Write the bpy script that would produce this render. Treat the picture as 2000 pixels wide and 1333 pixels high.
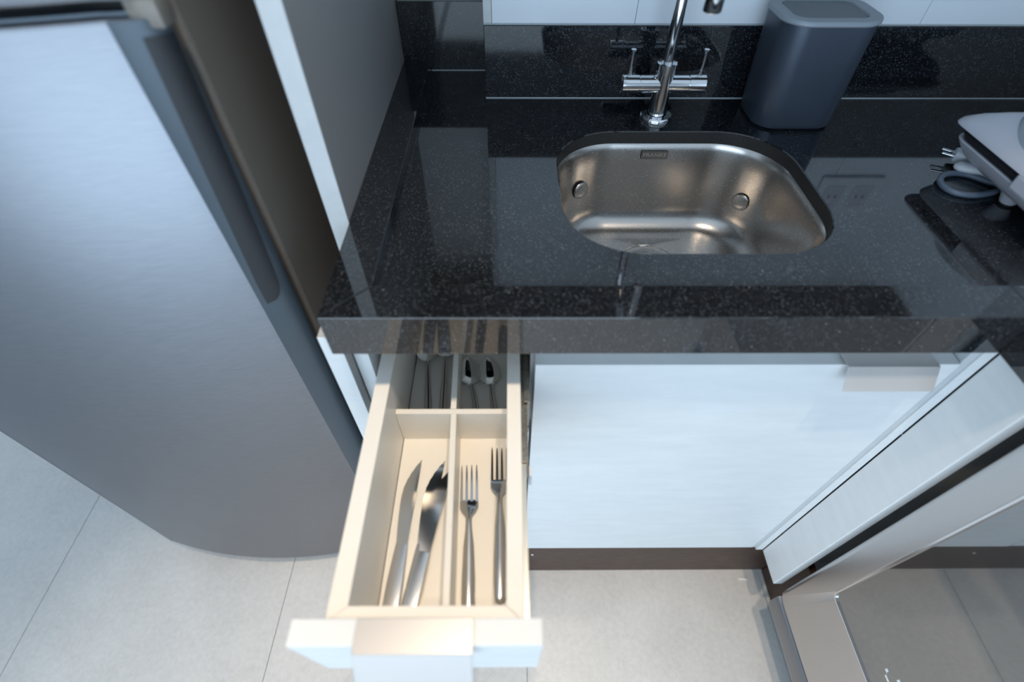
import bpy, bmesh, math, random
from mathutils import Vector, Matrix
random.seed(7)
S = bpy.context.scene
for o in list(bpy.data.objects): bpy.data.objects.remove(o)
COL = S.collection

# ------------------------------------------------------------------ camera
CAM = Vector((0, -.306, 1.2305))
FPX, CX, YAW, PITCH, ROLL = 968.06, 1003.0, .00917, .870285, .005539
cam_d = bpy.data.cameras.new('camera'); cam = bpy.data.objects.new('camera', cam_d); COL.objects.link(cam)
cam_d.sensor_fit = 'HORIZONTAL'; cam_d.sensor_width = 36; cam_d.lens = FPX/2000*36
cam_d.shift_x = -(CX-1000)/2000; cam_d.clip_start = .02
F = Vector((math.sin(YAW)*math.cos(PITCH), math.cos(YAW)*math.cos(PITCH), -math.sin(PITCH)))
r0 = Vector((math.cos(YAW), -math.sin(YAW), 0)); u0 = r0.cross(F)
RR = math.cos(ROLL)*r0+math.sin(ROLL)*u0; UU = -math.sin(ROLL)*r0+math.cos(ROLL)*u0
M = Matrix((RR, UU, -F)).transposed().to_4x4(); M.translation = CAM
cam.matrix_world = M
cam_d.dof.use_dof = True; cam_d.dof.focus_distance = .78; cam_d.dof.aperture_fstop = 2.4
S.camera = cam

# ------------------------------------------------------------------ world, lights, exposure
vs = S.view_settings
vs.view_transform = 'Standard'; vs.look = 'None'; vs.gamma = 1; vs.use_curve_mapping = False; vs.exposure = 0.0
w = bpy.data.worlds.new('world'); S.world = w; w.use_nodes = True
w.node_tree.nodes['Background'].inputs[0].default_value = (.50, .72, 1, 1)
w.node_tree.nodes['Background'].inputs[1].default_value = 1.2

WIN = dict(x0=-1.75, x1=.75, z0=.12, z1=1.85, y=-2.3)      # balcony window behind the camera
def area(name, loc, rot, sx, sy, power, col):
    d = bpy.data.lights.new(name, 'AREA'); d.shape = 'RECTANGLE'; d.size = sx; d.size_y = sy
    d.energy = power; d.color = col
    o = bpy.data.objects.new(name, d); COL.objects.link(o); o.location = loc; o.rotation_euler = rot
    return o
area('window_daylight', ((WIN['x0']+WIN['x1'])/2, WIN['y']+.02, (WIN['z0']+WIN['z1'])/2), (math.pi/2, 0, 0),
     WIN['x1']-WIN['x0']-.1, WIN['z1']-WIN['z0']-.1, 42, (.69, .86, 1.0))
LAMPS = [(-.06, -.24), (.24, -.30), (-.50, -.70)]           # warm ceiling downlights
LAMP_Z, LAMP_W = 2.44, 46

# ------------------------------------------------------------------ materials
def mat(name, col, rough=.5, metal=0, ior=1.5, **kw):
    m = bpy.data.materials.new(name); m.use_nodes = True
    b = m.node_tree.nodes['Principled BSDF']
    b.inputs['Base Color'].default_value = (*col, 1); b.inputs['Roughness'].default_value = rough
    b.inputs['Metallic'].default_value = metal; b.inputs['IOR'].default_value = ior
    for k, v in kw.items(): b.inputs[k.replace('_', ' ')].default_value = v
    return m
def nd(m, t, **kw):
    n = m.node_tree.nodes.new(t)
    for k, v in kw.items(): setattr(n, k, v)
    return n
def lk(m, a, b): m.node_tree.links.new(a, b)
def coords(m, scale):
    tc = nd(m, 'ShaderNodeTexCoord'); mp = nd(m, 'ShaderNodeMapping'); mp.inputs['Scale'].default_value = scale
    lk(m, tc.outputs['Object'], mp.inputs['Vector']); return mp.outputs['Vector']
def noise(m, vec, scale, detail=4, rough=.6):
    n = nd(m, 'ShaderNodeTexNoise'); n.inputs['Scale'].default_value = scale
    n.inputs['Detail'].default_value = detail; n.inputs['Roughness'].default_value = rough
    lk(m, vec, n.inputs['Vector']); return n.outputs['Fac']
def ramp(m, fac, stops):
    r = nd(m, 'ShaderNodeValToRGB'); e = r.color_ramp.elements
    while len(e) < len(stops): e.new(.5)
    for x, (p, c) in zip(e, stops): x.position = p; x.color = (*c, 1) if len(c) == 3 else c
    lk(m, fac, r.inputs['Fac']); return r.outputs['Color']
def bsdf(m): return m.node_tree.nodes['Principled BSDF']
def mixc(m, fac, a, b, mode='MIX'):
    n = nd(m, 'ShaderNodeMix', data_type='RGBA', blend_type=mode)
    for sock, v in ((n.inputs[0], fac), (n.inputs[6], a), (n.inputs[7], b)):
        if hasattr(v, 'links'): lk(m, v, sock)
        else: sock.default_value = v if isinstance(v, float) else (*v, 1)
    return n.outputs[2]
def bump(m, h, strength, dist=.001):
    b = nd(m, 'ShaderNodeBump'); b.inputs['Strength'].default_value = strength; b.inputs['Distance'].default_value = dist
    lk(m, h, b.inputs['Height']); lk(m, b.outputs['Normal'], bsdf(m).inputs['Normal'])
def mottled(name, a, b, scale, rough, bstr=0, stretch=(1, 1, 1), **kw):
    m = mat(name, a, rough, **kw); v = coords(m, stretch); n = noise(m, v, scale)
    lk(m, ramp(m, n, [(.3, a), (.7, b)]), bsdf(m).inputs['Base Color'])
    if bstr: bump(m, n, bstr)
    return m

def granite():
    m = mat('black_granite', (.012, .013, .015), .05, ior=1.8)
    v = coords(m, (1, 1, 1))
    vo = nd(m, 'ShaderNodeTexVoronoi'); vo.inputs['Scale'].default_value = 760; lk(m, v, vo.inputs['Vector'])
    sep = nd(m, 'ShaderNodeSeparateColor'); lk(m, vo.outputs['Color'], sep.inputs[0])
    grain = ramp(m, sep.outputs[0], [(0, (.003, .0035, .0045)), (.58, (.007, .009, .012)), (.84, (.026, .031, .038)), (1, (.090, .105, .125))])
    n = noise(m, v, 38, 5, .65)
    c = mixc(m, ramp(m, n, [(.15, (0, 0, 0)), (.75, (1, 1, 1))]), (.008, .009, .011), grain)
    vo2 = nd(m, 'ShaderNodeTexVoronoi'); vo2.inputs['Scale'].default_value = 300; lk(m, v, vo2.inputs['Vector'])
    sep2 = nd(m, 'ShaderNodeSeparateColor'); lk(m, vo2.outputs['Color'], sep2.inputs[0])
    gate = ramp(m, sep2.outputs[1], [(.990, (0, 0, 0)), (.993, (1, 1, 1))])
    near = ramp(m, vo2.outputs['Distance'], [(.12, (1, 1, 1)), (.22, (0, 0, 0))])
    fl = mixc(m, 1.0, gate, near, 'MULTIPLY')
    c2 = mixc(m, fl, c, (.34, .35, .36))
    lk(m, c2, bsdf(m).inputs['Base Color'])
    return m
GRAN = granite()
GRAN_CUT = mottled('sawn_granite_edge', (.006, .007, .008), (.022, .025, .029), 500, .55)

def brushed(name, col, rough, stretch, contrast=.05, bstr=.02, scale=60):
    m = mat(name, col, rough, 1.0); v = coords(m, stretch); n = noise(m, v, scale, 5, .7)
    lo = tuple(max(0, c-contrast) for c in col); hi = tuple(min(1, c+contrast) for c in col)
    lk(m, ramp(m, n, [(.3, lo), (.7, hi)]), bsdf(m).inputs['Base Color'])
    mr = nd(m, 'ShaderNodeMapRange'); mr.inputs[3].default_value = rough-.04; mr.inputs[4].default_value = rough+.06
    lk(m, n, mr.inputs[0]); lk(m, mr.outputs[0], bsdf(m).inputs['Roughness'])
    if bstr: bump(m, n, bstr, .0005)
    return m
STEEL = brushed('brushed_fridge_steel', (.23, .24, .265), .40, (2, 2, 60), .03, .03, 20)
STEEL_DARK = mat('dark_grey_fridge_trim', (.060, .080, .100), .36, .35)
FRIDGE_BODY = mottled('warm_grey_fridge_side', (.19, .17, .15), (.21, .19, .17), 400, .5)
STOVE_STEEL = brushed('satin_stove_steel', (.56, .54, .53), .30, (1, 3, 3), .02, .0, 300)
SINK_STEEL = brushed('brushed_sink_steel', (.58, .56, .54), .25, (6, 6, 40), .05, .03, 40)
CHROME = mat('chrome', (.80, .82, .85), .06, 1.0)
CUTLERY = mat('polished_cutlery_steel', (.74, .73, .72), .10, 1.0)
CUT_MATTE = brushed('brushed_cutlery_handle', (.72, .70, .68), .20, (20, 20, 20), .03, .0, 90)
SLIDE = mottled('zinc_slide_metal', (.30, .29, .26), (.50, .48, .44), 260, .35, metal=1.0)
WHITE = mottled('white_cabinet_laminate', (.67, .695, .71), (.72, .745, .755), 14, .42, .05, (1, 1, 4))
WARM_WHITE = mottled('warm_lit_white_drawer_melamine', (.84, .81, .75), (.86, .83, .77), 20, .38)  # white drawer boards, warm lamplight tint put into the base colour
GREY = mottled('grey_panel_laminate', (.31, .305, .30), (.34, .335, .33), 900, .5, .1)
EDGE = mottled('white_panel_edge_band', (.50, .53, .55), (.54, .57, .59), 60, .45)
ALU = mat('champagne_aluminium', (.50, .485, .475), .36, .45)
WALLM = mottled('white_wall_paint', (.74, .75, .76), (.77, .78, .79), 30, .6)
TILE = mottled('white_glazed_tile', (.68, .73, .79), (.70, .75, .81), 8, .16)
GROUT = mottled('pale_grout', (.52, .54, .56), (.58, .6, .62), 200, .8)
FLOORM = mottled('grey_cement_floor_tile', (.57, .55, .525), (.71, .69, .665), 5, .42, .0)
_n = noise(FLOORM, coords(FLOORM, (1, 1, 1)), 90, 6, .75)
_old = bsdf(FLOORM).inputs['Base Color'].links[0].from_socket
lk(FLOORM, mixc(FLOORM, .35, _old, ramp(FLOORM, _n, [(.3, (.46, .455, .45)), (.7, (.78, .77, .755))])), bsdf(FLOORM).inputs['Base Color'])
WOOD = mottled('dark_brown_wood_plinth', (.030, .016, .011), (.088, .050, .036), 26, .5, .2, (1.2, 8, 12))
BIN = mottled('charcoal_metal_bin', (.050, .066, .095), (.062, .078, .108), 500, .36, .03, metal=.45)
BIN_LID = mat('grey_plastic_lid', (.23, .27, .31), .42)
BIN_IN = mottled('dark_grey_lid_centre', (.11, .13, .155), (.16, .18, .20), 900, .55, .2)
PLASTIC = mat('white_appliance_plastic', (.62, .63, .70), .33)
PLASTIC_B = mat('pale_grey_blue_panel', (.40, .47, .53), .25)
BLACKP = mottled('black_plastic', (.008, .008, .010), (.016, .016, .018), 300, .4)
RUBBER = mat('black_rubber', (.012, .012, .013), .6)
CORD = mat('grey_power_cord', (.13, .17, .23), .3)
PLUGM = mat('white_plug', (.72, .75, .80), .35)
GLASS = mat('tinted_oven_glass', (.020, .021, .021), .03, ior=3.5)
TRIMB = mat('bright_trim', (.80, .78, .78), .15, 1.0)
PRINT = mat('white_print', (.75, .80, .82), .5)
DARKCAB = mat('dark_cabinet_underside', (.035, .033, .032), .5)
LABELM = mat('etched_label_grey', (.16, .155, .15), .45, .6)
LABELT = mat('etched_label_letters', (.55, .53, .50), .4, .8)
PAPER = mat('white_scrap', (.85, .85, .85), .6)
HINGEM = mottled('taupe_hinge_plastic', (.17, .155, .135), (.20, .185, .165), 200, .4)
LAMPM = bpy.data.materials.new('warm_lamp_face'); LAMPM.use_nodes = True
_e = LAMPM.node_tree.nodes.new('ShaderNodeEmission'); _e.inputs[0].default_value = (1, .78, .52, 1); _e.inputs[1].default_value = 30
LAMPM.node_tree.links.new(_e.outputs[0], LAMPM.node_tree.nodes['Material Output'].inputs[0])

# ------------------------------------------------------------------ helpers
def obj(name, bm, m, parent=None, smooth=35):
    bmesh.ops.recalc_face_normals(bm, faces=bm.faces)
    me = bpy.data.meshes.new(name); bm.to_mesh(me); bm.free()
    if m: me.materials.append(m)
    if smooth:
        for p in me.polygons: p.use_smooth = True
        me.set_sharp_from_angle(angle=math.radians(smooth))
    o = bpy.data.objects.new(name, me); COL.objects.link(o)
    if parent:
        o.parent = parent
        o.matrix_parent_inverse = world_of(parent).inverted()
    return o
def world_of(o):
    m = o.matrix_basis.copy()
    if o.parent: m = world_of(o.parent) @ o.matrix_parent_inverse @ m
    return m
def thing(name, label, cat, loc=(0, 0, 0), group=None):
    o = bpy.data.objects.new(name, None); COL.objects.link(o); o.location = loc; o.empty_display_size = .05
    return tag(o, label, cat, group)
def tag(o, label, cat, group=None):
    o['label'] = label; o['category'] = cat
    if group: o['group'] = group
    return o
def struct(o): o['kind'] = 'structure'; return o
def bbox(bm, x0, x1, y0, y1, z0, z1):
    mm = Matrix.Translation(((x0+x1)/2, (y0+y1)/2, (z0+z1)/2)) @ Matrix.Diagonal((x1-x0, y1-y0, z1-z0, 1))
    return bmesh.ops.create_cube(bm, size=1, matrix=mm)
def bev(bm, r, seg=2):
    if r: bmesh.ops.bevel(bm, geom=list(bm.edges), offset=r, segments=seg, profile=.5, affect='EDGES', clamp_overlap=True)
def box(name, x0, x1, y0, y1, z0, z1, m, parent=None, b=.001, seg=2):
    bm = bmesh.new(); bbox(bm, x0, x1, y0, y1, z0, z1); bev(bm, b, seg); return obj(name, bm, m, parent, 0)
def add_prism(bm, pts, z0, z1):
    a = [bm.verts.new((x, y, z0)) for x, y in pts]; b = [bm.verts.new((x, y, z1)) for x, y in pts]
    n = len(pts); bm.faces.new(a); bm.faces.new(b)
    for i in range(n): bm.faces.new((a[i], a[(i+1) % n], b[(i+1) % n], b[i]))
def prism(name, pts, z0, z1, m, parent=None, b=.001, seg=2):
    bm = bmesh.new(); add_prism(bm, pts, z0, z1); bmesh.ops.recalc_face_normals(bm, faces=bm.faces); bev(bm, b, seg)
    return obj(name, bm, m, parent, 0)
def loft(bm, rings, cap0=True, cap1=True, closed=True):
    R = [[bm.verts.new(p) for p in r] for r in rings]; n = len(R[0])
    for a, b in zip(R, R[1:]):
        for i in range(n if closed else n-1): bm.faces.new((a[i], a[(i+1) % n], b[(i+1) % n], b[i]))
    if cap0: bm.faces.new(R[0])
    if cap1: bm.faces.new(R[-1])
    return R
def rrect(cx, cy, hx, hy, r, n=12):
    r = min(r, hx*.999, hy*.999); P = []
    for k, (sx, sy) in enumerate(((1, 1), (-1, 1), (-1, -1), (1, -1))):
        for i in range(n+1):
            a = math.pi/2*(k+i/n); P.append((cx+sx*(hx-r)+r*math.cos(a), cy+sy*(hy-r)+r*math.sin(a)))
    return P
def ring3(P, z): return [(x, y, z) for x, y in P]
def lathe(name, prof, loc, m, parent=None, n=32, axis='z', smooth=40):
    bm = bmesh.new(); rings = []
    for r, h in prof:
        rr = []
        for i in range(n):
            a = 2*math.pi*i/n; c, s = r*math.cos(a), r*math.sin(a)
            p = {'z': (c, s, h), 'x': (h, c, s), 'y': (c, h, s)}[axis]
            rr.append(tuple(p[k]+loc[k] for k in range(3)))
        rings.append(rr)
    loft(bm, rings); return obj(name, bm, m, parent, smooth)
def tube(name, path, r, m, parent=None, n=12, smooth=60, bm=None):
    own = bm is None
    if own: bm = bmesh.new()
    P = [Vector(p) for p in path]; rings = []; up = None
    for i, p in enumerate(P):
        t = (P[min(i+1, len(P)-1)]-P[max(i-1, 0)]).normalized()
        if up is None: up = Vector((0, 0, 1)) if abs(t.z) < .9 else Vector((1, 0, 0))
        s = t.cross(up).normalized(); up = s.cross(t).normalized()
        rr = r[i] if isinstance(r, (list, tuple)) else r
        rings.append([tuple(p+rr*(math.cos(a)*s+math.sin(a)*up)) for a in (2*math.pi*k/n for k in range(n))])
    loft(bm, rings)
    if own: return obj(name, bm, m, parent, smooth)
def spline(pts, k=8, closed=False):
    P = [Vector(p) for p in pts]; out = []; n = len(P)
    for i in range(n if closed else n-1):
        g = (lambda j: P[j % n]) if closed else (lambda j: P[max(0, min(n-1, j))])
        a, b, c, d = g(i-1), g(i), g(i+1), g(i+2)
        for s in range(k):
            t = s/k
            out.append(.5*((2*b)+(c-a)*t+(2*a-5*b+4*c-d)*t*t+(-a+3*b-3*c+d)*t**3))
    if not closed: out.append(P[-1])
    return out
def text_mesh(name, body, size, matrix, m, parent, depth=.0003, sx=1):
    c = bpy.data.curves.new('txt', 'FONT'); c.body = body; c.size = size; c.extrude = depth; c.align_x = 'CENTER'; c.align_y = 'CENTER'
    to = bpy.data.objects.new('txt', c); COL.objects.link(to)
    bpy.context.view_layer.update()
    me = bpy.data.meshes.new_from_object(to.evaluated_get(bpy.context.evaluated_depsgraph_get()))
    bpy.data.objects.remove(to)
    me.transform(Matrix.Diagonal((sx, 1, 1, 1))); me.transform(matrix); me.name = name
    me.materials.clear(); me.materials.append(m)
    o = bpy.data.objects.new(name, me); COL.objects.link(o)
    if parent: o.parent = parent; o.matrix_parent_inverse = world_of(parent).inverted()
    return o

# ------------------------------------------------------------------ the room
XL, XR, YF, YB, ZC = -2.3, 1.10, -2.3, .604, 2.5
fl = struct(box('floor', XL, XR, YF, YB+.1, -.06, -.0035, GROUT, None, 0))
PX, X0 = .5437, -1.054
xs = [X0+PX*k for k in range(-3, 5)]; ys = [-2.6+1.09*k for k in range(0, 4)]
for a in xs:
    for b in ys:
        x0, x1, y0, y1 = max(a, XL), min(a+PX, XR), max(b, YF), min(b+1.09, YB)
        if x1-x0 > .03 and y1-y0 > .03:
            box('floor_tile', x0+.0006, x1-.0006, y0+.0006, y1-.0006, -.0034, 0, FLOORM, fl, .0006, 1)
struct(box('ceiling', XL, XR, YF, YB+.1, ZC, ZC+.08, WALLM, None, 0))
struct(box('wall_back', XL, XR+.1, YB, YB+.1, 0, ZC, WALLM, None, 0))
struct(box('wall_left', XL-.1, XL, YF, YB+.1, 0, ZC, WALLM, None, 0))
struct(box('wall_right', XR, XR+.1, YF, YB, 0, ZC, WALLM, None, 0))
bm = bmesh.new()
for a in ((XL-.1, WIN['x0'], 0, ZC), (WIN['x1'], XR+.1, 0, ZC), (WIN['x0'], WIN['x1'], 0, WIN['z0']), (WIN['x0'], WIN['x1'], WIN['z1'], ZC)):
    bbox(bm, a[0], a[1], YF-.1, YF, a[2], a[3])
struct(obj('wall_front', bm, WALLM))
# window frame in the opening
wn = bpy.data.objects.new('window_1', None); COL.objects.link(wn); struct(wn); wn.location = (-.5, YF-.05, WIN['z0'])
for x in (WIN['x0'], (WIN['x0']+WIN['x1'])/2-.02, WIN['x1']-.04):
    box('window_stile', x, x+.04, YF-.07, YF-.03, WIN['z0'], WIN['z1'], EDGE, wn)
for z in (WIN['z0'], WIN['z1']-.04):
    box('window_rail', WIN['x0'], WIN['x1'], YF-.075, YF-.028, z, z+.04, EDGE, wn)
# boxed-out pipe chase behind the sink, with large white tiles above the granite upstand
CHX, CHY = -.0375, .4795
ch = struct(box('wall_chase', CHX+.0188, XR, CHY+.019, YB, .78, ZC, GROUT, None, 0))
for z0, z1 in ((.9865, 1.585), (1.5865, 2.185)):
    for x0, x1 in ((CHX+.012, .1747), (.1753, .5767), (.5773, XR-.001)):
        box('wall_tile', x0, x1, CHY+.0035, CHY+.0185, z0, z1, TILE, ch, .0004)
box('corner_trim', CHX, CHX+.0115, CHY+.0035, CHY+.0185, .9865, 2.3, EDGE, ch, .0005)
struct(box('baseboard_back', -.19, .60, .030, .046, 0, .20, WOOD, None, .0008))
struct(box('baseboard_right', .585, .60, -.045, .028, 0, .20, WOOD, None, .0008))
tag(lathe('plinth_screw_cap', [(.0001, .0286), (.0025, .0288), (.0025, .0302)], (.046, 0, .118), PAPER, None, 12, 'y'),
    'tiny white screw cap on the dark wood plinth', 'screw cap')
sc = bmesh.new(); bbox(sc, -.010, .010, -.0022, .0022, .0002, .0012)
tag(obj('paper_scrap', sc, PAPER), 'tiny white paper scrap on the floor beside the dark plinth', 'scrap')
bpy.data.objects['paper_scrap'].location = (.5365, .0090, 0); bpy.data.objects['paper_scrap'].rotation_euler = (0, 0, -.08)

# ------------------------------------------------------------------ granite worktop
CL, JX, BIN_Y, IX, ZT, ZW, ZA = -.176, .4845, .0425, -.1332, .900, .885, .8475
wt = thing('granite_worktop', 'polished black granite worktop with raised rim and cut-out for the sink', 'worktop', (.2, .3, ZA))
prism('front_rim', [(CL, 0), (JX, 0), (JX, BIN_Y), (IX, BIN_Y)], ZA, ZT, GRAN, wt, .0009)
prism('left_rim', [(CL, .0003), (IX-.0002, BIN_Y+.0002), (IX-.0002, YB-.021), (CL, YB-.021)], ZA, ZT, GRAN, wt, .0009)
prism('return_rim', [(JX+.0003, -.045), (XR-.001, -.045), (XR-.001, BIN_Y), (JX+.0003, BIN_Y)], ZA, ZT, GRAN, wt, .0009)
# sunken slab with the sink opening
SX, SY, SHX, SHY, SR = .2192, .2413, .1578, .1331, .088
bm = bmesh.new()
outer = [(IX, BIN_Y+.0004), (XR-.001, BIN_Y+.0004), (XR-.001, CHY-.0005), (CHX-.0005, CHY-.0005), (CHX-.0005, YB-.021), (IX, YB-.021)]
inner = rrect(SX, SY, SHX, SHY, SR, 16)
def hole_slab(bm, outer, inner, z0, z1, ch=.0012):
    o1 = [bm.verts.new((x, y, z1)) for x, y in outer]; o0 = [bm.verts.new((x, y, z0)) for x, y in outer]
    cx = sum(p[0] for p in inner)/len(inner); cy = sum(p[1] for p in inner)/len(inner)
    def off(d): return [(x+(x-cx)/math.hypot(x-cx, y-cy)*d, y+(y-cy)/math.hypot(x-cx, y-cy)*d) for x, y in inner]
    i1 = [bm.verts.new((x, y, z1)) for x, y in off(ch)]; im = [bm.verts.new((x, y, z1-ch)) for x, y in inner]; i0 = [bm.verts.new((x, y, z0)) for x, y in inner]
    def edges(l): return [bm.edges.get((l[k], l[(k+1) % len(l)])) or bm.edges.new((l[k], l[(k+1) % len(l)])) for k in range(len(l))]
    for o, i in ((o1, i1), (o0, i0)):
        bmesh.ops.triangle_fill(bm, use_beauty=True, use_dissolve=False, edges=edges(o)+edges(i))
    for a, b in ((o1, o0), (i1, im), (im, i0)):
        n = len(a)
        for k in range(n): bm.faces.new((a[k], a[(k+1) % n], b[(k+1) % n], b[k]))
hole_slab(bm, outer, inner, ZW-.018, ZW)
slab = obj('sunken_slab', bm, GRAN, wt, 30); slab.data.materials.append(GRAN_CUT)
for p in slab.data.polygons:
    c = p.center
    if abs(c.x-SX) < SHX+.0004 and abs(c.y-SY) < SHY+.0004 and abs(p.normal.z) < .3: p.material_index = 1

bs = thing('granite_backsplash', 'black speckled granite upstand along the wall behind the sink', 'backsplash', (.2, CHY, ZW))
box('upstand_panel', CHX, XR-.001, CHY, CHY+.0185, ZW, .985, GRAN, bs, .0009)
box('upstand_panel', CHX, CHX+.018, CHY+.0188, YB-.0205, ZW, .985, GRAN, bs, .0009)
box('upstand_panel', CL, CHX-.0003, YB-.020, YB-.0005, ZW, .985, GRAN, bs, .0009)

SEAL = mat('pale_silicone', (.42, .47, .50), .4)
tube('sealant_bead', [(CHX, CHY-.0004, ZW+.0006), (XR-.002, CHY-.0004, ZW+.0006)], .0011, SEAL, bs, 8)
tube('sealant_bead', [(IX+.001, YB-.0206, ZW+.0006), (CHX-.0008, YB-.0206, ZW+.0006)], .0009, SEAL, bs, 8)
tube('sealant_bead', [(CHX, CHY+.003, .9857), (XR-.002, CHY+.003, .9857)], .0010, SEAL, bs, 8)

# ------------------------------------------------------------------ undermount sink
ZB = .735
sk = thing('kitchen_sink', 'rectangular stainless steel undermount sink bowl set in the black granite', 'sink', (SX, SY, ZB))
bm = bmesh.new(); rings = []
N = 16
DX, DY = .2105, .266
prof = [(.012, ZW-.0185), (.003, ZW-.0185), (.001, ZW-.022)]
for k in range(6): prof.append((-.001-.010*(k/5), ZW-.03-(ZW-.03-ZB-.036)*(k/5)))
FR = .036
for k in range(1, 9):
    a = math.pi/2*k/8; prof.append((-.011-FR*(1-math.cos(a)), ZB+FR*(1-math.sin(a))))
for d, z in prof: rings.append(ring3(rrect(SX, SY, SHX+d, SHY+d, max(.03, SR+d*.9), N), z))
last = rings[-1]
circ = []
for x, y, z in rrect(0, 0, 1, 1, .999, N) and [(x, y, 0) for x, y in rrect(0, 0, 1, 1, .999, N)]:
    l = math.hypot(x, y); circ.append((DX+.046*x/l, DY+.046*y/l))
for t in (.25, .5, .75, 1):
    rings.append([(a[0]*(1-t)+c[0]*t, a[1]*(1-t)+c[1]*t, ZB-.004*t) for a, c in zip(last, circ)])
rings.append([(x+(DX-x)*.04, y+(DY-y)*.04, ZB-.0075) for x, y in circ])
loft(bm, rings, False, False); obj('sink_bowl', bm, SINK_STEEL, sk, 50)
lathe('drain_flange', [(.0445, ZB-.0075), (.0445, ZB-.0045), (.041, ZB-.004), (.034, ZB-.006), (.030, ZB-.012), (.030, ZB-.03), (.0445, ZB-.03)], (DX, DY, 0), SINK_STEEL, sk, 40)
lathe('drain_strainer', [(.0295, ZB-.014), (.027, ZB-.0115), (.021, ZB-.016), (.008, ZB-.016), (.006, ZB-.009), (.0001, ZB-.008), ], (DX, DY, 0), CHROME, sk, 32)
# round overflow dimples on the back corners of the bowl
def dimple(u, z):
    a = math.radians(u); r = SR-.006
    cxx = SX+(-1 if u > 90 else 1)*(SHX-SR-.004); cyy = SY+SHY-SR-.004
    p = Vector((cxx+(r-.0005)*math.cos(a), cyy+(r-.0005)*math.sin(a), z)); n = Vector((-math.cos(a), -math.sin(a), 0))
    bm = bmesh.new(); q = n.to_track_quat('Z', 'Y').to_matrix().to_4x4(); q.translation = p
    prof = [(.0135, -.0022), (.0125, .0000), (.0105, .0003), (.008, -.0003), (.004, -.0007), (.0005, -.0007)]
    loft(bm, [[tuple(q @ Vector((rr*math.cos(t), rr*math.sin(t), h))) for t in (2*math.pi*k/24 for k in range(24))] for rr, h in prof])
    obj('overflow_cap', bm, SINK_STEEL, sk, 60)
dimple(124, .804); dimple(41, .793)
# maker's plate etched on the back wall of the bowl
LP = Matrix.Translation((.2115, SY+SHY-.0045, .8515)) @ Matrix.Rotation(math.pi/2, 4, 'X')
bm = bmesh.new(); bbox(bm, -.0195, .0195, -.0062, .0062, -.0004, .0004); bm.transform(LP)
lp = obj('label_plate', bm, LABELM, sk, 0)
text_mesh('label_lettering', 'FRANKE', .0078, LP @ Matrix.Translation((0, 0, .0006)), LABELT, lp, .0002, 1.22)

# ------------------------------------------------------------------ mixer tap
TX, TY = .2140, .4165
tp = thing('mixer_tap', 'chrome two-handle mixer tap with tall thin swan neck behind the sink', 'tap', (TX, TY, ZW))
lathe('base_ring', [(.0230, ZW), (.0230, ZW+.004), (.0215, ZW+.006), (.0140, ZW+.0065), (.0140, ZW)], (TX, TY, 0), CHROME, tp, 40)
lathe('body', [(.0128, ZW+.005), (.0128, .949), (.0122, .9495), (.0122, .9505), (.0138, .951), (.0138, .9605), (.0128, .9615), (.0085, .9615)], (TX, TY, 0), CHROME, tp, 32)
for s in (-1, 1):
    pr = [(.0118, .006), (.0118, .0335), (.0108, .0338), (.0108, .0348), (.0122, .0351), (.0122, .0575), (.0112, .0583), (.001, .0583)]
    v = lathe('valve', [(r, s*h) for r, h in pr], (TX, TY, .9325), CHROME, tp, 28, 'x')
    lx = TX+s*.0490
    lathe('lever', [(.0028, .940), (.0022, .952), (.0022, .974), (.0036, .9748), (.0036, .977), (.0005, .9772)], (lx, TY, 0), CHROME, v, 14)
path = [(TX, TY, .955), (TX, TY, 1.06)]
path += [(TX, TY, 1.12), (TX, TY, 1.165)]
ex, ey = .1965, .2500
for k in range(1, 13):
    a = math.pi*k/12; t = (1-math.cos(a))/2
    path.append((TX+(ex-TX)*t, TY+(ey-TY)*t, 1.165+.085*math.sin(a)))
path += [(ex, ey, 1.12), (ex, ey, 1.095)]
tube('swan_neck', path, .0078, CHROME, tp, 20)
lathe('spout_nozzle', [(.0085, 1.098), (.0090, 1.096), (.0090, 1.070), (.0082, 1.069), (.0070, 1.0695), (.0068, 1.074), (.0005, 1.074)], (ex, ey, 0), CHROME, tp, 24)

# ------------------------------------------------------------------ countertop bin
bn = thing('countertop_bin', 'charcoal metal countertop bin with grey rimmed lid beside the tap', 'bin', (.404, .426, ZW))
bm = bmesh.new(); rings = []
for t, ins, zz in ((0, .008, 0), (0, .003, .001), (0, .0008, .003), (0, 0, .008), (.25, 0, .035), (.5, 0, .065), (.75, 0, .095), (1, 0, .1310)):
    hx = .0575+.0035*t-ins; hy = .0480+.0010*t-ins
    rings.append(ring3(rrect(.4048-.0028*t, .4245+.0005*t, hx, hy, .030-ins*.5, 10), ZW+zz))
loft(bm, rings); obj('bin_body', bm, BIN, bn, 40)
bm = bmesh.new(); rings = []
def lr(d, z, r=.032): return ring3(rrect(.402, .4250, .0612+d, .0492+d, r+d, 10), z)
rings = [lr(-.003, 1.0155), lr(.0016, 1.0160), (lr(.0030, 1.0175)), lr(.0030, 1.0205), lr(.0020, 1.0222), lr(-.013, 1.0222, .030), lr(-.0145, 1.0205, .030)]
loft(bm, rings, True, False); ld = obj('bin_lid', bm, BIN_LID, bn, 40)
prism('lid_centre', rrect(.402, .4250, .0612-.0143, .0492-.0143, .018, 10), 1.0175, 1.0207, BIN_IN, ld, .0004)

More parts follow.
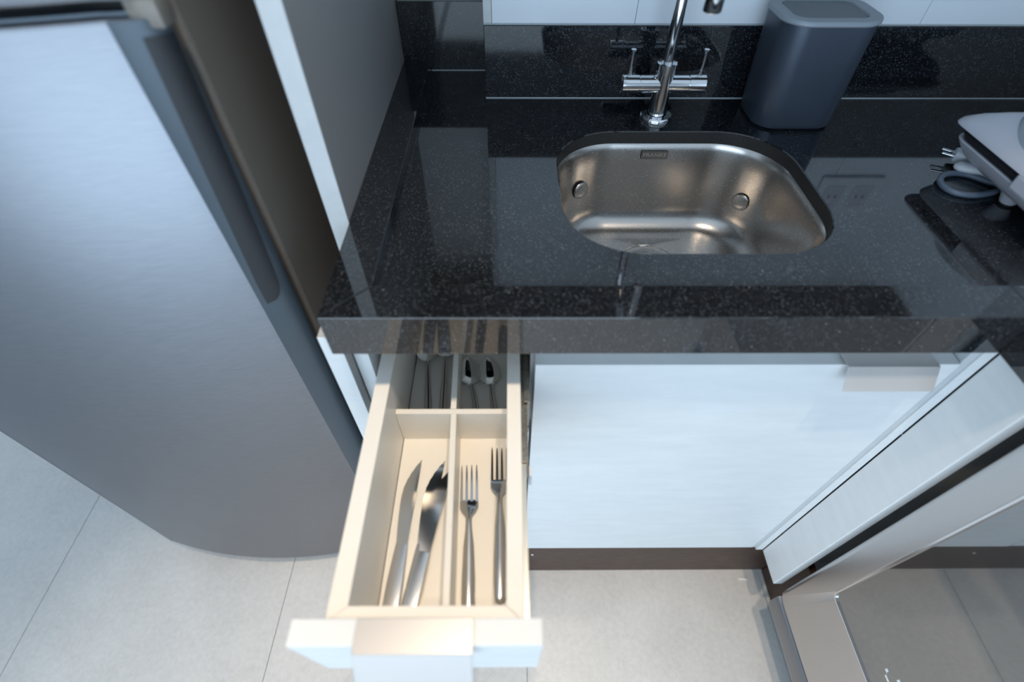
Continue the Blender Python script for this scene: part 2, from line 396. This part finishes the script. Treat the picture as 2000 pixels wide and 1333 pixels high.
# ------------------------------------------------------------------ sandwich grill with cord and plug
GX, GY, GHX, GHY = .683, .190, .132, .112
gr = thing('sandwich_grill', 'white domed sandwich grill with black seam standing on the granite corner', 'appliance', (GX, GY, ZW))
def gring(d, z, r=.022, dx=0): return ring3(rrect(GX+dx, GY, GHX+d, GHY+d, max(.010, r-d*.6), 10), z)
bm = bmesh.new()
loft(bm, [gring(-.050, .9000), gring(-.030, .9010), gring(-.019, .9050), gring(-.0115, .9120), gring(-.0070, .9200), gring(-.0050, .9240), gring(-.0058, .9256), gring(-.010, .9256)])
ls = obj('lower_shell', bm, PLASTIC, gr, 50)
bm = bmesh.new(); loft(bm, [gring(-.0085, .9255), gring(-.0075, .9260), gring(-.0040, .9385), gring(-.0040, .939)]); obj('plate_seam', bm, BLACKP, gr, 50)
bm = bmesh.new()
loft(bm, [gring(-.006, .9388), gring(.0000, .9386), gring(.0014, .9396), gring(.0000, .9430), gring(-.007, .9490), gring(-.018, .9553), gring(-.030, .9597), gring(-.043, .9628), gring(-.060, .9648), gring(-.078, .9655)])
us = obj('upper_shell', bm, PLASTIC, gr, 50)
bm = bmesh.new()
loft(bm, [ring3(rrect(GX, GY, .115+d, .092+d, .091, 16), z) for d, z in ((.006, .948), (.002, .9622), (.0, .9652), (-.004, .9664), (-.03, .9680), (-.06, .9685))])
obj('top_panel', bm, PLASTIC_B, us, 50)
box('latch', GX-GHX-.0015, GX-GHX+.02, .095, .176, .922, .940, PLASTIC, gr, .003)
for x, y in ((.592, .199), (.592, .125), (.76, .25), (.76, .125)):
    f = lathe('foot', [(.0075, ZW+.0025), (.0085, ZW+.003), (.0185, .9125), (.012, .914)], (x, y, 0), PLASTIC, gr, 24)
    lathe('rubber_pad', [(.0070, ZW), (.0074, ZW+.0028)], (x, y, 0), RUBBER, f, 20)
# plug lying behind-left, wrap hook and the loop of cord
def at(p, d):
    d = Vector(d).normalized(); q = d.to_track_quat('X', 'Z').to_matrix().to_4x4(); q.translation = Vector(p); return q
Q = at((.588, .2865, .8955), (-.86, .50, .06))
bm = bmesh.new()
loft(bm, [[tuple(Q @ Vector((x, y*w, z*h))) for y, z in rrect(0, 0, 1, 1, .45, 4)] for x, w, h in ((-.020, .004, .004), (-.012, .008, .006), (.0, .0105, .0075), (.011, .0095, .007), (.0125, .0085, .006))])
pl = obj('plug', bm, PLUGM, gr, 50)
for s in (-1, 1): tube('prong', [Q @ Vector((.011, s*.0058, 0)), Q @ Vector((.0265, s*.0058, 0))], .0017, CHROME, pl, 8)
bm = bmesh.new(); Q2 = at((.588, .256, .8975), (.90, -.43, .12))
loft(bm, [[tuple(Q2 @ Vector((x, y*w, z*w*.55))) for y, z in rrect(0, 0, 1, 1, .9, 5)] for x, w in ((-.0275, .001), (-.026, .005), (-.021, .0085), (-.01, .0105), (.01, .011), (.03, .0108))])
obj('cord_hook', bm, PLUGM, gr, 60)
cp = spline([(.640, .236, .895), (.606, .232, .8895), (.5785, .2560, .8888), (.556, .2585, .8888), (.5395, .2480, .8888), (.533, .2325, .8888), (.5385, .2175, .8888), (.557, .2110, .8888), (.580, .2150, .8888), (.610, .224, .891), (.645, .215, .898)], 8)
tube('power_cord', cp, .0036, CORD, gr, 10)

# ------------------------------------------------------------------ tall end panel beside the fridge
ep = thing('tall_end_panel', 'tall grey laminate end panel with white front edge between fridge and worktop', 'panel', (-.19, .3, 0))
bm = bmesh.new()
bbox(bm, -.1970, -.1768, .1440, YB-.001, .845, 2.25); bbox(bm, -.1970, -.1768, .0240, YB-.001, 0, .845)
obj('panel_board', bm, GREY, ep, 0)
box('edge_band', -.1972, -.1766, .1425, .1440, .846, 2.25, EDGE, ep, .0003)
box('edge_band', -.1972, -.1766, .0225, .0240, .0, .8465, WHITE, ep, .0003)
box('edge_band', -.1972, -.1766, .0245, .1424, .8452, .8466, EDGE, ep, .0003)

# ------------------------------------------------------------------ drawer cabinet with the open cutlery drawer
dc = thing('drawer_cabinet', 'white narrow base cabinet with its top cutlery drawer pulled open', 'cabinet', (-.07, .3, .2))
box('side_panel', -.1755, -.1590, .0400, .585, .20, .8465, WHITE, dc, .0005)
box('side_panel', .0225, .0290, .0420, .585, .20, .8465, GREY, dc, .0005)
box('top_rail', -.1588, .0223, .0400, .10, .8330, .8465, WHITE, dc, .0005)
box('top_rail', -.1588, .0223, .45, .585, .8330, .8465, WHITE, dc, .0005)
box('back_panel', -.1588, .0223, .578, .584, .20, .833, WHITE, dc, 0)
box('bottom_panel', -.1588, .0223, .0420, .577, .20, .216, WHITE, dc, .0005)
def lower_drawer(z0, z1):
    d = box('lower_drawer', -.1720, .0240, .0225, .0400, z0, z1, WHITE, dc, .0006)
    return d
lower_drawer(.1865, .4180); lower_drawer(.4210, .6540)
ZD0, ZDT, ZFL = .664, .780, .679
dr = box('drawer', -.1325, -.0035, -.2095, .2200, ZFL-.008, ZFL, WARM_WHITE, dc, .0003)     # bottom board carries the rest
DL0, DL1, DR0, DR1, DF0, DF1, DBK = -.1500, -.1336, -.0040, .0108, -.2225, -.2098, .232
prism('drawer_side', [(DL0, DF0), (DL1, DF1), (DL1, DBK-.012), (DL0, DBK)], ZD0+.006, ZDT, WARM_WHITE, dr, .0005)
prism('drawer_side', [(DR1, DF0), (DR1, DBK), (DR0, DBK-.012), (DR0, DF1)], ZD0+.006, ZDT, WARM_WHITE, dr, .0005)
prism('drawer_inner_front', [(DL0+.0002, DF0), (DR1-.0002, DF0), (DR0-.0002, DF1), (DL1+.0002, DF1)], ZD0+.006, ZDT, WARM_WHITE, dr, .0005)
prism('drawer_back', [(DL1, DBK-.0118), (DR0, DBK-.0118), (DR1, DBK), (DL0, DBK)], ZD0+.006, ZDT, WARM_WHITE, dr, .0005)
box('drawer_front', -.1690, .0242, -.2412, -.2226, .684, .7990, WHITE, dr, .0006)
box('cross_divider', DL1+.0003, DR0-.0003, -.0005, .0060, ZFL, .738, WARM_WHITE, dr, .0004)
def skew(name, xa, ya, xb, yb, w, z0, z1): prism(name, [(xa, ya), (xa+w, ya), (xb+w, yb), (xb, yb)], z0, z1, WARM_WHITE, dr, .0004)
skew('long_divider', -.0612, DF1+.0003, -.0690, -.0008, .0064, ZFL, .7385)
skew('long_divider', -.0700, .0063, -.0765, DBK-.0122, .0066, ZFL, .7385)
def pull(name, x0, x1, yback, ylip, ztop, zlip, parent, th=.0016):
    ye = ylip-(ztop-zlip)*.58
    prof = [(yback, ztop-th), (ylip+th*.4, ztop-th), (ye+th*.8, zlip), (ye-th*.1, zlip+th*.3), (ylip, ztop), (yback, ztop)]
    bm = bmesh.new(); rings = [[(x, y, z) for y, z in prof] for x in (x0, x1)]; loft(bm, rings)
    bmesh.ops.recalc_face_normals(bm, faces=bm.faces); bev(bm, .0004, 1); return obj(name, bm, ALU, parent, 0)
pull('drawer_handle', -.1185, -.0286, -.2226, -.2470, .8008, .7740, dr)
# telescopic slide on the right of the drawer
bm = bmesh.new(); bbox(bm, .0112, .0135, -.2222, .22, .722, .752); bbox(bm, .0135, .0160, -.2222, .22, .7500, .752); bbox(bm, .0135, .0160, -.2222, .22, .722, .724)
sl = obj('slide_rail', bm, mat('pale_slide_metal', (.72, .68, .60), .3, .9), dr)
bm = bmesh.new(); bbox(bm, .0162, .0185, -.070, .30, .717, .757); bbox(bm, .0116, .0162, -.070, .30, .7545, .757); bbox(bm, .0116, .0162, -.070, .30, .717, .7195)
obj('slide_channel', bm, SLIDE, dr)
bm = bmesh.new(); bbox(bm, .0188, .0215, .000, .45, .711, .763); bbox(bm, .0150, .0188, .000, .45, .7605, .763)
obj('slide_bracket', bm, SLIDE, dr)
box('slide_stop', .0190, .0222, -.082, -.070, .724, .748, PLUGM, dr, .001)
bm = bmesh.new(); bbox(bm, -.1560, -.1502, -.2222, .22, .722, .752); obj('slide_rail', bm, SLIDE, dr)

# ------------------------------------------------------------------ sink base cabinet
sb = thing('sink_cabinet', 'white sink base cabinet with one wide door and corner filler strip', 'cabinet', (.27, .3, .2))
dk = box('cabinet_door', .0272, .4940, .0220, .0400, .1850, .8005, WHITE, sb, .0008)
pull('door_handle', .3640, .4640, .0380, .0150, .8060, .7800, dk)
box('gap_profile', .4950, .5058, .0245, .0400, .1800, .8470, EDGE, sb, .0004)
box('corner_filler', .5060, .5203, .0222, .0405, .1700, .8470, WHITE, sb, .0006)
box('side_panel', .0293, .0460, .0412, .47, .20, .8465, WHITE, sb, .0005)
box('side_panel', .5050, .5210, .0412, .47, .20, .8465, WHITE, sb, .0005)
box('top_rail', .0462, .5048, .0420, .0580, .800, .8465, WHITE, sb, .0005)
box('bottom_panel', .0462, .5048, .0420, .47, .20, .216, WHITE, sb, .0005)
# return filler on the right-hand run
rf = thing('return_filler_panel', 'narrow white filler panel standing between the corner and the stove', 'panel', (.53, -.01, .17))
box('filler_face', .5209, .5395, -.0430, .0215, .168, .8470, WHITE, rf, .0018, 3)
box('filler_return', .5397, .70, -.0040, .0130, .168, .8470, WHITE, rf, .0006)

# ------------------------------------------------------------------ stove
SF, SY0, SY1 = .522, -.590, -.0590
st = thing('freestanding_stove', 'satin steel freestanding stove with dark oven glass next to the white filler', 'stove', (.80, -.32, 0))
box('stove_body', SF+.040, XR-.03, SY0+.004, SY1-.004, .10, .880, STOVE_STEEL, st, .004)
def stove_panel(name, z0, z1, x0, x1, r, m, parent, y0=SY0, y1=SY1):
    bm = bmesh.new(); bbox(bm, x0, x1, y0, y1, z0, z1); bev(bm, r, 5); return obj(name, bm, m, parent)
# oven door: front frame around the window
def framed(name, y0, y1, z0, z1, wy0, wy1, wz0, wz1, x0, x1, m, parent, R=.018, RI=.012):
    bm = bmesh.new(); n = 8
    def rr(ya, yb, za, zb, r): return rrect((ya+yb)/2, (za+zb)/2, (yb-ya)/2, (zb-za)/2, r, n)
    O = lambda d: rr(y0+d, y1-d, z0+d, z1-d, R)
    I = lambda d: rr(wy0-d, wy1+d, wz0-d, wz1+d, RI)
    seq = [[(x1, a, b) for a, b in O(0)]]
    for k in range(0, 6):
        t = math.pi/2*k/5; e = .012; seq.append([(x0+e-e*math.sin(t), a, b) for a, b in O(e*(1-math.cos(t)))])
    seq += [[(x0, a, b) for a, b in I(.001)], [(x0+.001, a, b) for a, b in I(0)], [(x1, a, b) for a, b in I(0)], [(x1, a, b) for a, b in O(0)]]
    loft(bm, seq, False, False); bmesh.ops.remove_doubles(bm, verts=bm.verts, dist=1e-6)
    return obj(name, bm, m, parent, 40)
GZ0, GZ1, GY0, GY1 = .352, .790, -.535, -.1035
od = framed('oven_door', SY0, SY1, .170, .852, GY0, GY1, GZ0, GZ1, SF, SF+.038, STOVE_STEEL, st)
box('oven_glass', SF+.0022, SF+.010, GY0, GY1, GZ0, GZ1, GLASS, od, 0)
P = rrect((GY0+GY1)/2, (GZ0+GZ1)/2, (GY1-GY0)/2-.0004, (GZ1-GZ0)/2-.0004, .0118, 8)
bm = bmesh.new()
seq = [[(SF+.0022, a, b) for a, b in P], [(SF-.0004, a, b) for a, b in P]]
P2 = rrect((GY0+GY1)/2, (GZ0+GZ1)/2, (GY1-GY0)/2-.0030, (GZ1-GZ0)/2-.0030, .0098, 8)
seq += [[(SF-.0004, a, b) for a, b in P2], [(SF+.0022, a, b) for a, b in P2]]
loft(bm, seq, False, False); obj('glass_trim', bm, TRIMB, od, 30)
# white print on the glass
def mark(y0, y1, z0, z1):
    bm = bmesh.new(); bbox(bm, SF+.0019, SF+.0023, y0, y1, z0, z1); bev(bm, 0); return obj('glass_print', bm, PRINT, od, 0)
mark(-.2165, -.2125, .4045, .4100); mark(-.2180, -.2175, .4030, .4055); mark(-.2290, -.2190, .3985, .4020); mark(-.2330, -.2270, .4200, .4260)
h = tube('oven_handle', [(SF-.042, -.56, .822), (SF-.042, -.13, .822)], .010, STOVE_STEEL, od, 20)
for y in (-.52, -.17): tube('handle_post', [(SF-.042, y, .822), (SF+.004, y, .822)], .007, STOVE_STEEL, h, 14)
stove_panel('control_panel', .857, .900, SF+.002, SF+.05, .006, STOVE_STEEL, st)
for y in (-.50, -.41, -.32, -.23, -.14):
    lathe('control_knob', [(.014, SF+.004), (.014, SF-.016), (.011, SF-.019), (.001, SF-.019)], (0, y, .879), BLACKP, st, 20, 'x')
# lower kick panel with rolled-under edge
bm = bmesh.new(); prof = [(SF+.004, .1675), (SF+.0005, .164), (SF, .150), (SF, .128), (SF+.006, .108), (SF+.018, .094), (SF+.034, .088), (SF+.06, .088), (SF+.06, .1675)]
loft(bm, [[(x, y, z) for x, z in prof] for y in (SY0+.004, SY1-.006)]); obj('kick_panel', bm, mat('dark_satin_steel', (.26, .265, .28), .35, .8), st, 50)
box('cooktop', SF+.004, XR-.03, SY0, SY1, .901, .914, STOVE_STEEL, st, .003)
for x in (.66, .93):
    for y in (-.45, -.20):
        b_ = lathe('burner', [(.045, .914), (.045, .924), (.030, .930), (.001, .931)], (x, y, 0), BLACKP, st, 28)
for x in (.60, 1.03):
    for y in (-.55, -.10): lathe('stove_foot', [(.015, 0), (.018, .004), (.012, .01), (.012, .10)], (x, y, 0), BLACKP, st, 16)

# ------------------------------------------------------------------ fridge
FX0, FX1 = -.795, -.2450
fr = thing('refrigerator', 'brushed steel two-door refrigerator with curved doors beside the grey end panel', 'refrigerator', (-.52, .36, 0))
box('fridge_body', FX0+.004, FX1-.002, .1180, YB-.003, .04, 1.72, FRIDGE_BODY, fr, .004)
YC, YBK, BUL, RX, RY = .0830, .1010, .0380, .0330, .0160
def door_profile(inset=0):
    P = []; n = 28
    P += [(FX1, YBK), (FX1, YC+RY)]
    for k in range(1, 9):
        a = math.pi/2*k/9; P.append((FX1-RX+RX*math.cos(a), YC+RY-RY*math.sin(a)))
    xa, xb = FX1-RX, FX0+.013
    for k in range(n+1):
        t = k/n; P.append((xa+(xb-xa)*t, YC-BUL*(1-(2*t-1)**2)))
    for k in range(1, 7):
        a = math.pi/2*(1-k/7); P.append((FX0+.013-.013*math.cos(a), YC+.013-.013*math.sin(a)))
    P += [(FX0, YC+.013), (FX0, YBK)]
    c = ((FX0+FX1)/2, .11)
    return [(x+(c[0]-x)/abs(c[0]-x+1e-9)*min(inset, abs(c[0]-x)), y+(inset if y < .1005 else 0)) for x, y in P]
def fdoor(name, z0, z1):
    bm = bmesh.new()
    loft(bm, [ring3(door_profile(i), z) for i, z in ((.004, z0), (.001, z0+.001), (0, z0+.004), (0, z1-.004), (.001, z1-.001), (.004, z1))])
    return obj(name, bm, STEEL, fr, 40)
ld_ = fdoor('lower_door', .048, 1.1120)
ud = fdoor('upper_door', 1.1215, 1.715)
bm = bmesh.new(); loft(bm, [ring3(door_profile(.0055), z) for z in (1.1115, 1.1145)]); obj('door_top_trim', bm, STEEL_DARK, ld_, 40)
bm = bmesh.new(); loft(bm, [ring3(door_profile(.022), z) for z in (1.1145, 1.1215)]); obj('door_gap_seal', bm, RUBBER, fr, 40)
box('door_gasket', FX0+.012, FX1-.012,   .1010, .1182, .06, 1.70, RUBBER, fr, 0)
# dark side trim with the long grip recess that ends in a round tip
def side_strip(name, pts, x0, x1, m, parent):
    bm = bmesh.new(); loft(bm, [[(x, y, z) for y, z in pts] for x in (x0, x1)]); return obj(name, bm, m, parent, 30)
def arc_pt(u, off):                                  # u 0 = side of the door, 1 = where the steel front begins
    a = math.pi/2*u; return (FX1-RX+(RX+off)*math.cos(a), YC+RY-(RY+off)*math.sin(a))
tp_ = [(FX1-.004, YBK-.0003), (FX1+.0007, YBK-.0003)] + [arc_pt(k/10, .0007) for k in range(11)] + [arc_pt(k/10, -.004) for k in range(10, -1, -1)]
bm = bmesh.new(); add_prism(bm, tp_, .050, 1.1105); obj('door_side_trim', bm, STEEL_DARK, ld_, 40)
rows = []
for k in range(15):
    if k < 8: t = k/7; z = .835+.030*t; w = math.sqrt(max(.0, 1-(1-t)**2))
    else: z = .865+.235*(k-7)/7; w = 1
    hi = .86-.22*max(0, (z-.865)/.235); lo = hi-.62*max(.05, w)*(.72+.28*max(0, min(1, (z-.835)/.26)))
    us = [lo+(hi-lo)*j/8 for j in range(9)]
    rows.append([(*arc_pt(max(0, u), .0014), z) for u in us] + [(*arc_pt(max(0, u), -.001), z) for u in reversed(us)])
bm = bmesh.new(); loft(bm, rows); obj('grip_recess', bm, mat('navy_black_grip', (.006, .008, .012), .5), ld_, 40)
bm = bmesh.new(); bbox(bm, FX1-.020, FX1+.0030, .0885, .1080, 1.1040, 1.1230); bev(bm, .002); obj('hinge_cover', bm, HINGEM, fr)
for x in (-.74, -.31):
    for y in (.17, .55): lathe('fridge_foot', [(.016, 0), (.018, .003), (.012, .008), (.012, .045)], (x, y, 0), BLACKP, fr, 16)

# ------------------------------------------------------------------ cutlery
def place(root, tip, end, z, roll=0):
    """root built along +X from handle end (0) to tip; put it between two floor points"""
    a, b = Vector((end[0], end[1], z)), Vector((tip[0], tip[1], z))
    d = (b-a); root.location = a; root.rotation_euler = (roll, 0, math.atan2(d.y, d.x))
def strip(bm, st, half, thick):
    """solid along x: st = [(x, zmid)], half widths (left, right), thicknesses"""
    rings = []
    for (x, z), hw, t in zip(st, half, thick):
        l, r = hw if isinstance(hw, tuple) else (hw, hw)
        rings.append([(x, -r, z-t*.25), (x, -r*.7, z+t*.32), (x, 0, z+t*.5), (x, l*.7, z+t*.32), (x, l, z-t*.25), (x, l*.7, z-t*.45), (x, 0, z-t*.5), (x, -r*.7, z-t*.45)])
    loft(bm, rings)
def fork(label, tip, end, z, group):
    o = thing('fork', label, 'fork', (0, 0, 0), group)
    L = math.hypot(tip[0]-end[0], tip[1]-end[1])
    x = lambda t: L*t
    bm = bmesh.new()
    strip(bm, [(0, .0022), (.002, .0022), (.008, .0024), (x(.25), .0032), (x(.45), .0042), (x(.56), .0062), (x(.62), .0066), (x(.655), .0058)],
          [.0010, .0052, .0072, .0070, .0057, .0036, .0031, .0044], [.001, .0032, .0048, .0050, .0042, .0032, .0026, .0020])
    obj('handle', bm, CUT_MATTE, o, 60)
    bm = bmesh.new()
    strip(bm, [(x(.64), .0062), (x(.672), .0050), (x(.70), .0038), (x(.735), .0030), (x(.755), .0030)], [.0038, .0080, .0103, .0104, .0103], [.0022, .0018, .0016, .0016, .0014])
    obj('fork_head', bm, CUTLERY, o, 60)
    for k in range(4):
        y = -.0087+.0058*k; bm = bmesh.new(); pts = [(x(.745), .0030), (x(.80), .0034), (x(.88), .0044), (x(.95), .0054), (x(1.0), .0062)]
        rings = []
        for (xx, zz), wd in zip(pts, (.0018, .0016, .0014, .0011, .0004)):
            rings.append([(xx, y-wd*1.0, zz-.0007), (xx, y+wd*1.0, zz-.0007), (xx, y+wd*.8, zz+.0007), (xx, y-wd*.8, zz+.0007)])
        loft(bm, rings); obj('tine', bm, CUTLERY, o, 50)
    place(o, tip, end, z); return o
def knife(label, tip, end, z, group, flip=1):
    o = thing('table_knife', label, 'knife', (0, 0, 0), group)
    L = math.hypot(tip[0]-end[0], tip[1]-end[1]); hb = L-.100
    bm = bmesh.new()
    st_ = [(0, .0024), (.0015, .0024), (.006, .0024), (hb*.5, .0024), (hb-.012, .0024), (hb, .0022)]
    rings = []
    for (x, z_), hw, t in zip(st_, (.004, .0074, .0086, .0086, .0074, .0066), (.002, .004, .0046, .0046, .0042, .003)):
        rings.append([(x, y, z_+zz) for y, zz in rrect(0, 0, hw, t/2, t*.35, 3)])
    loft(bm, rings); obj('handle', bm, CUT_MATTE, o, 50)
    bm = bmesh.new(); n = 22; up = []; lo = []
    for k in range(n+1):
        t = k/n; x = hb+.0005+.0995*t
        belly = .0062+.0040*math.sin(min(1, t/.55)*math.pi/2)
        if t > .55: belly = .0102-.0165*((t-.55)/.45)**1.8
        if t > .5 and k % 2: belly -= .0004
        up.append((x, flip*(-.0060-.0003*t if t < .9 else -.0063))); lo.append((x, flip*belly))
    T = [bm.verts.new((x, y, .0029)) for x, y in up]; B = [bm.verts.new((x, y, .0026)) for x, y in lo]
    T2 = [bm.verts.new((x, y, .0017)) for x, y in up]; B2 = [bm.verts.new((x, y, .0020)) for x, y in lo]
    for k in range(n):
        for a, b in ((T, B), (B2, T2), (T2, T), (B, B2)): bm.faces.new((a[k], a[k+1], b[k+1], b[k]))
    bm.faces.new((T[0], B[0], B2[0], T2[0])); bm.faces.new((T[n], B[n], B2[n], T2[n]))
    obj('blade', bm, CUTLERY, o, 25)
    place(o, tip, end, z); return o
def spoon(label, tip, end, z, group, bw=.0145, bl=.050):
    o = thing('spoon', label, 'spoon', (0, 0, 0), group)
    L = math.hypot(tip[0]-end[0], tip[1]-end[1]); nb = L-bl
    bm = bmesh.new()
    strip(bm, [(0, .0020), (.002, .0020), (.008, .0022), (nb*.4, .0030), (nb*.75, .0050), (nb*.94, .0078), (nb+.003, .0070)],
          [.0008, .0042, .0052, .0046, .0032, .0022, .0024], [.001, .0024, .0034, .0036, .0030, .0028, .0020])
    obj('handle', bm, CUT_MATTE, o, 60)
    bm = bmesh.new(); n = 14; mseg = 12; rings = []
    for sgn in (1, -1):
        rows = []
        for i in range(n+1):
            t = i/n; x = nb+bl*t; wdt = bw*(max(1e-4, math.sin(math.pi*min(1, t**.85)))**.62)
            rim = .0070-.0012*math.sin(math.pi*t)
            row = []
            for j in range(mseg+1):
                v = -1+2*j/mseg
                row.append((x, v*wdt, rim-(.0052 if sgn > 0 else .0060)*(1-v*v)*(math.sin(math.pi*t)**.8 if 0 < t < 1 else 0)))
            rows.append(row)
        V = [[bm.verts.new(p) for p in row] for row in rows]
        for i in range(n):
            for j in range(mseg): bm.faces.new((V[i][j], V[i+1][j], V[i+1][j+1], V[i][j+1]))
    bmesh.ops.remove_doubles(bm, verts=bm.verts, dist=2e-5)
    obj('spoon_bowl', bm, CUTLERY, o, 80)
    place(o, tip, end, z); return o
ZK = ZFL+.0002
fork('steel fork with its handle end against the rounded front, next to the drawer side', (-.0139, -.0137), (-.0108, -.1880), ZK, 'forks in the cutlery drawer')
fork('steel fork lying beside the long divider, set further forward in the drawer', (-.0492, -.0393), (-.0420, -.2080), ZK, 'forks in the cutlery drawer')
knife('steel table knife lying alone next to the left drawer wall', (-.1130, -.0293), (-.1205, -.2080), ZK, 'table knives in the cutlery drawer')
knife('steel table knife lying underneath another knife', (-.0850, -.0300), (-.1020, -.2075), ZK, 'table knives in the cutlery drawer')
knife('steel table knife lying slanted on top of another, tip at the divider', (-.0740, -.0406), (-.1035, -.2070), ZK+.0050, 'table knives in the cutlery drawer')
spoon('small steel teaspoon nearest the long divider behind the forks', (-.0605, .1240), (-.0385, .0085), ZK, 'teaspoons behind the forks')
spoon('small steel teaspoon nearest the drawer slide behind the forks', (-.0335, .1240), (-.0170, .0085), ZK, 'teaspoons behind the forks')
spoon('large steel spoon nearest the left drawer wall behind the knives', (-.1210, .1700), (-.1040, .0085), ZK, 'large spoons behind the knives', .0165, .055)
spoon('large steel spoon nearest the long divider behind the knives', (-.0925, .1750), (-.0865, .0085), ZK+.004, 'large spoons behind the knives', .0165, .055)

# ------------------------------------------------------------------ things above the frame that light it or mirror in the granite
uc = thing('wall_cabinet', 'white wall cabinet with dark underside hanging above the sink', 'cabinet', (.3, .4, 1.30))
box('cabinet_body', CL+.002, .81, .30, CHY+.003, 1.310, 2.0, WHITE, uc, .001)
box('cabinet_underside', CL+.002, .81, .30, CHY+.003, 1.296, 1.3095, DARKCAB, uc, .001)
for x0, x1 in ((CL+.004, .152), (.155, .480), (.483, .808)): box('cabinet_door', x0, x1, .281, .2995, 1.298, 1.998, WHITE, uc, .001)
ol = thing('wall_socket', 'white double wall socket plate on the tiles right of the bin', 'socket', (.61, CHY, 1.06))
box('socket_plate', .555, .665, CHY-.004, CHY+.0033, 1.020, 1.096, PLUGM, ol, .003, 3)
for x in (.585, .635):
    s_ = box('socket_insert', x-.018, x+.018, CHY-.0055, CHY-.003, 1.036, 1.080, PLASTIC, ol, .002)
    for dz in (-.006, .006): box('socket_hole', x-.002+dz, x+.002+dz, CHY-.0058, CHY-.0052, 1.056, 1.060, BLACKP, s_, 0)
for i, (x, y) in enumerate(LAMPS):
    t = thing('ceiling_downlight', ('round warm ceiling downlight above the open cutlery drawer', 'round warm ceiling downlight in front of the sink', 'round warm ceiling downlight out over the open floor')[i], 'light', (x, y, LAMP_Z), 'ceiling downlights')
    lathe('lamp_rim', [(.045, ZC), (.050, ZC-.006), (.040, ZC-.010), (.036, ZC-.004), (.036, ZC)], (x, y, 0), EDGE, t, 28)
    lathe('lamp_face', [(.0355, ZC-.003), (.0001, ZC-.003)], (x, y, 0), LAMPM, t, 24)
    d = bpy.data.lights.new('downlight_beam', 'SPOT'); d.energy = LAMP_W; d.color = (1, .81, .60); d.spot_size = math.radians(46); d.spot_blend = .55; d.shadow_soft_size = .03
    lo = bpy.data.objects.new('downlight_beam', d); COL.objects.link(lo); lo.location = (x, y, ZC-.02); lo.parent = t; lo.matrix_parent_inverse = Matrix.Translation(t.location).inverted()
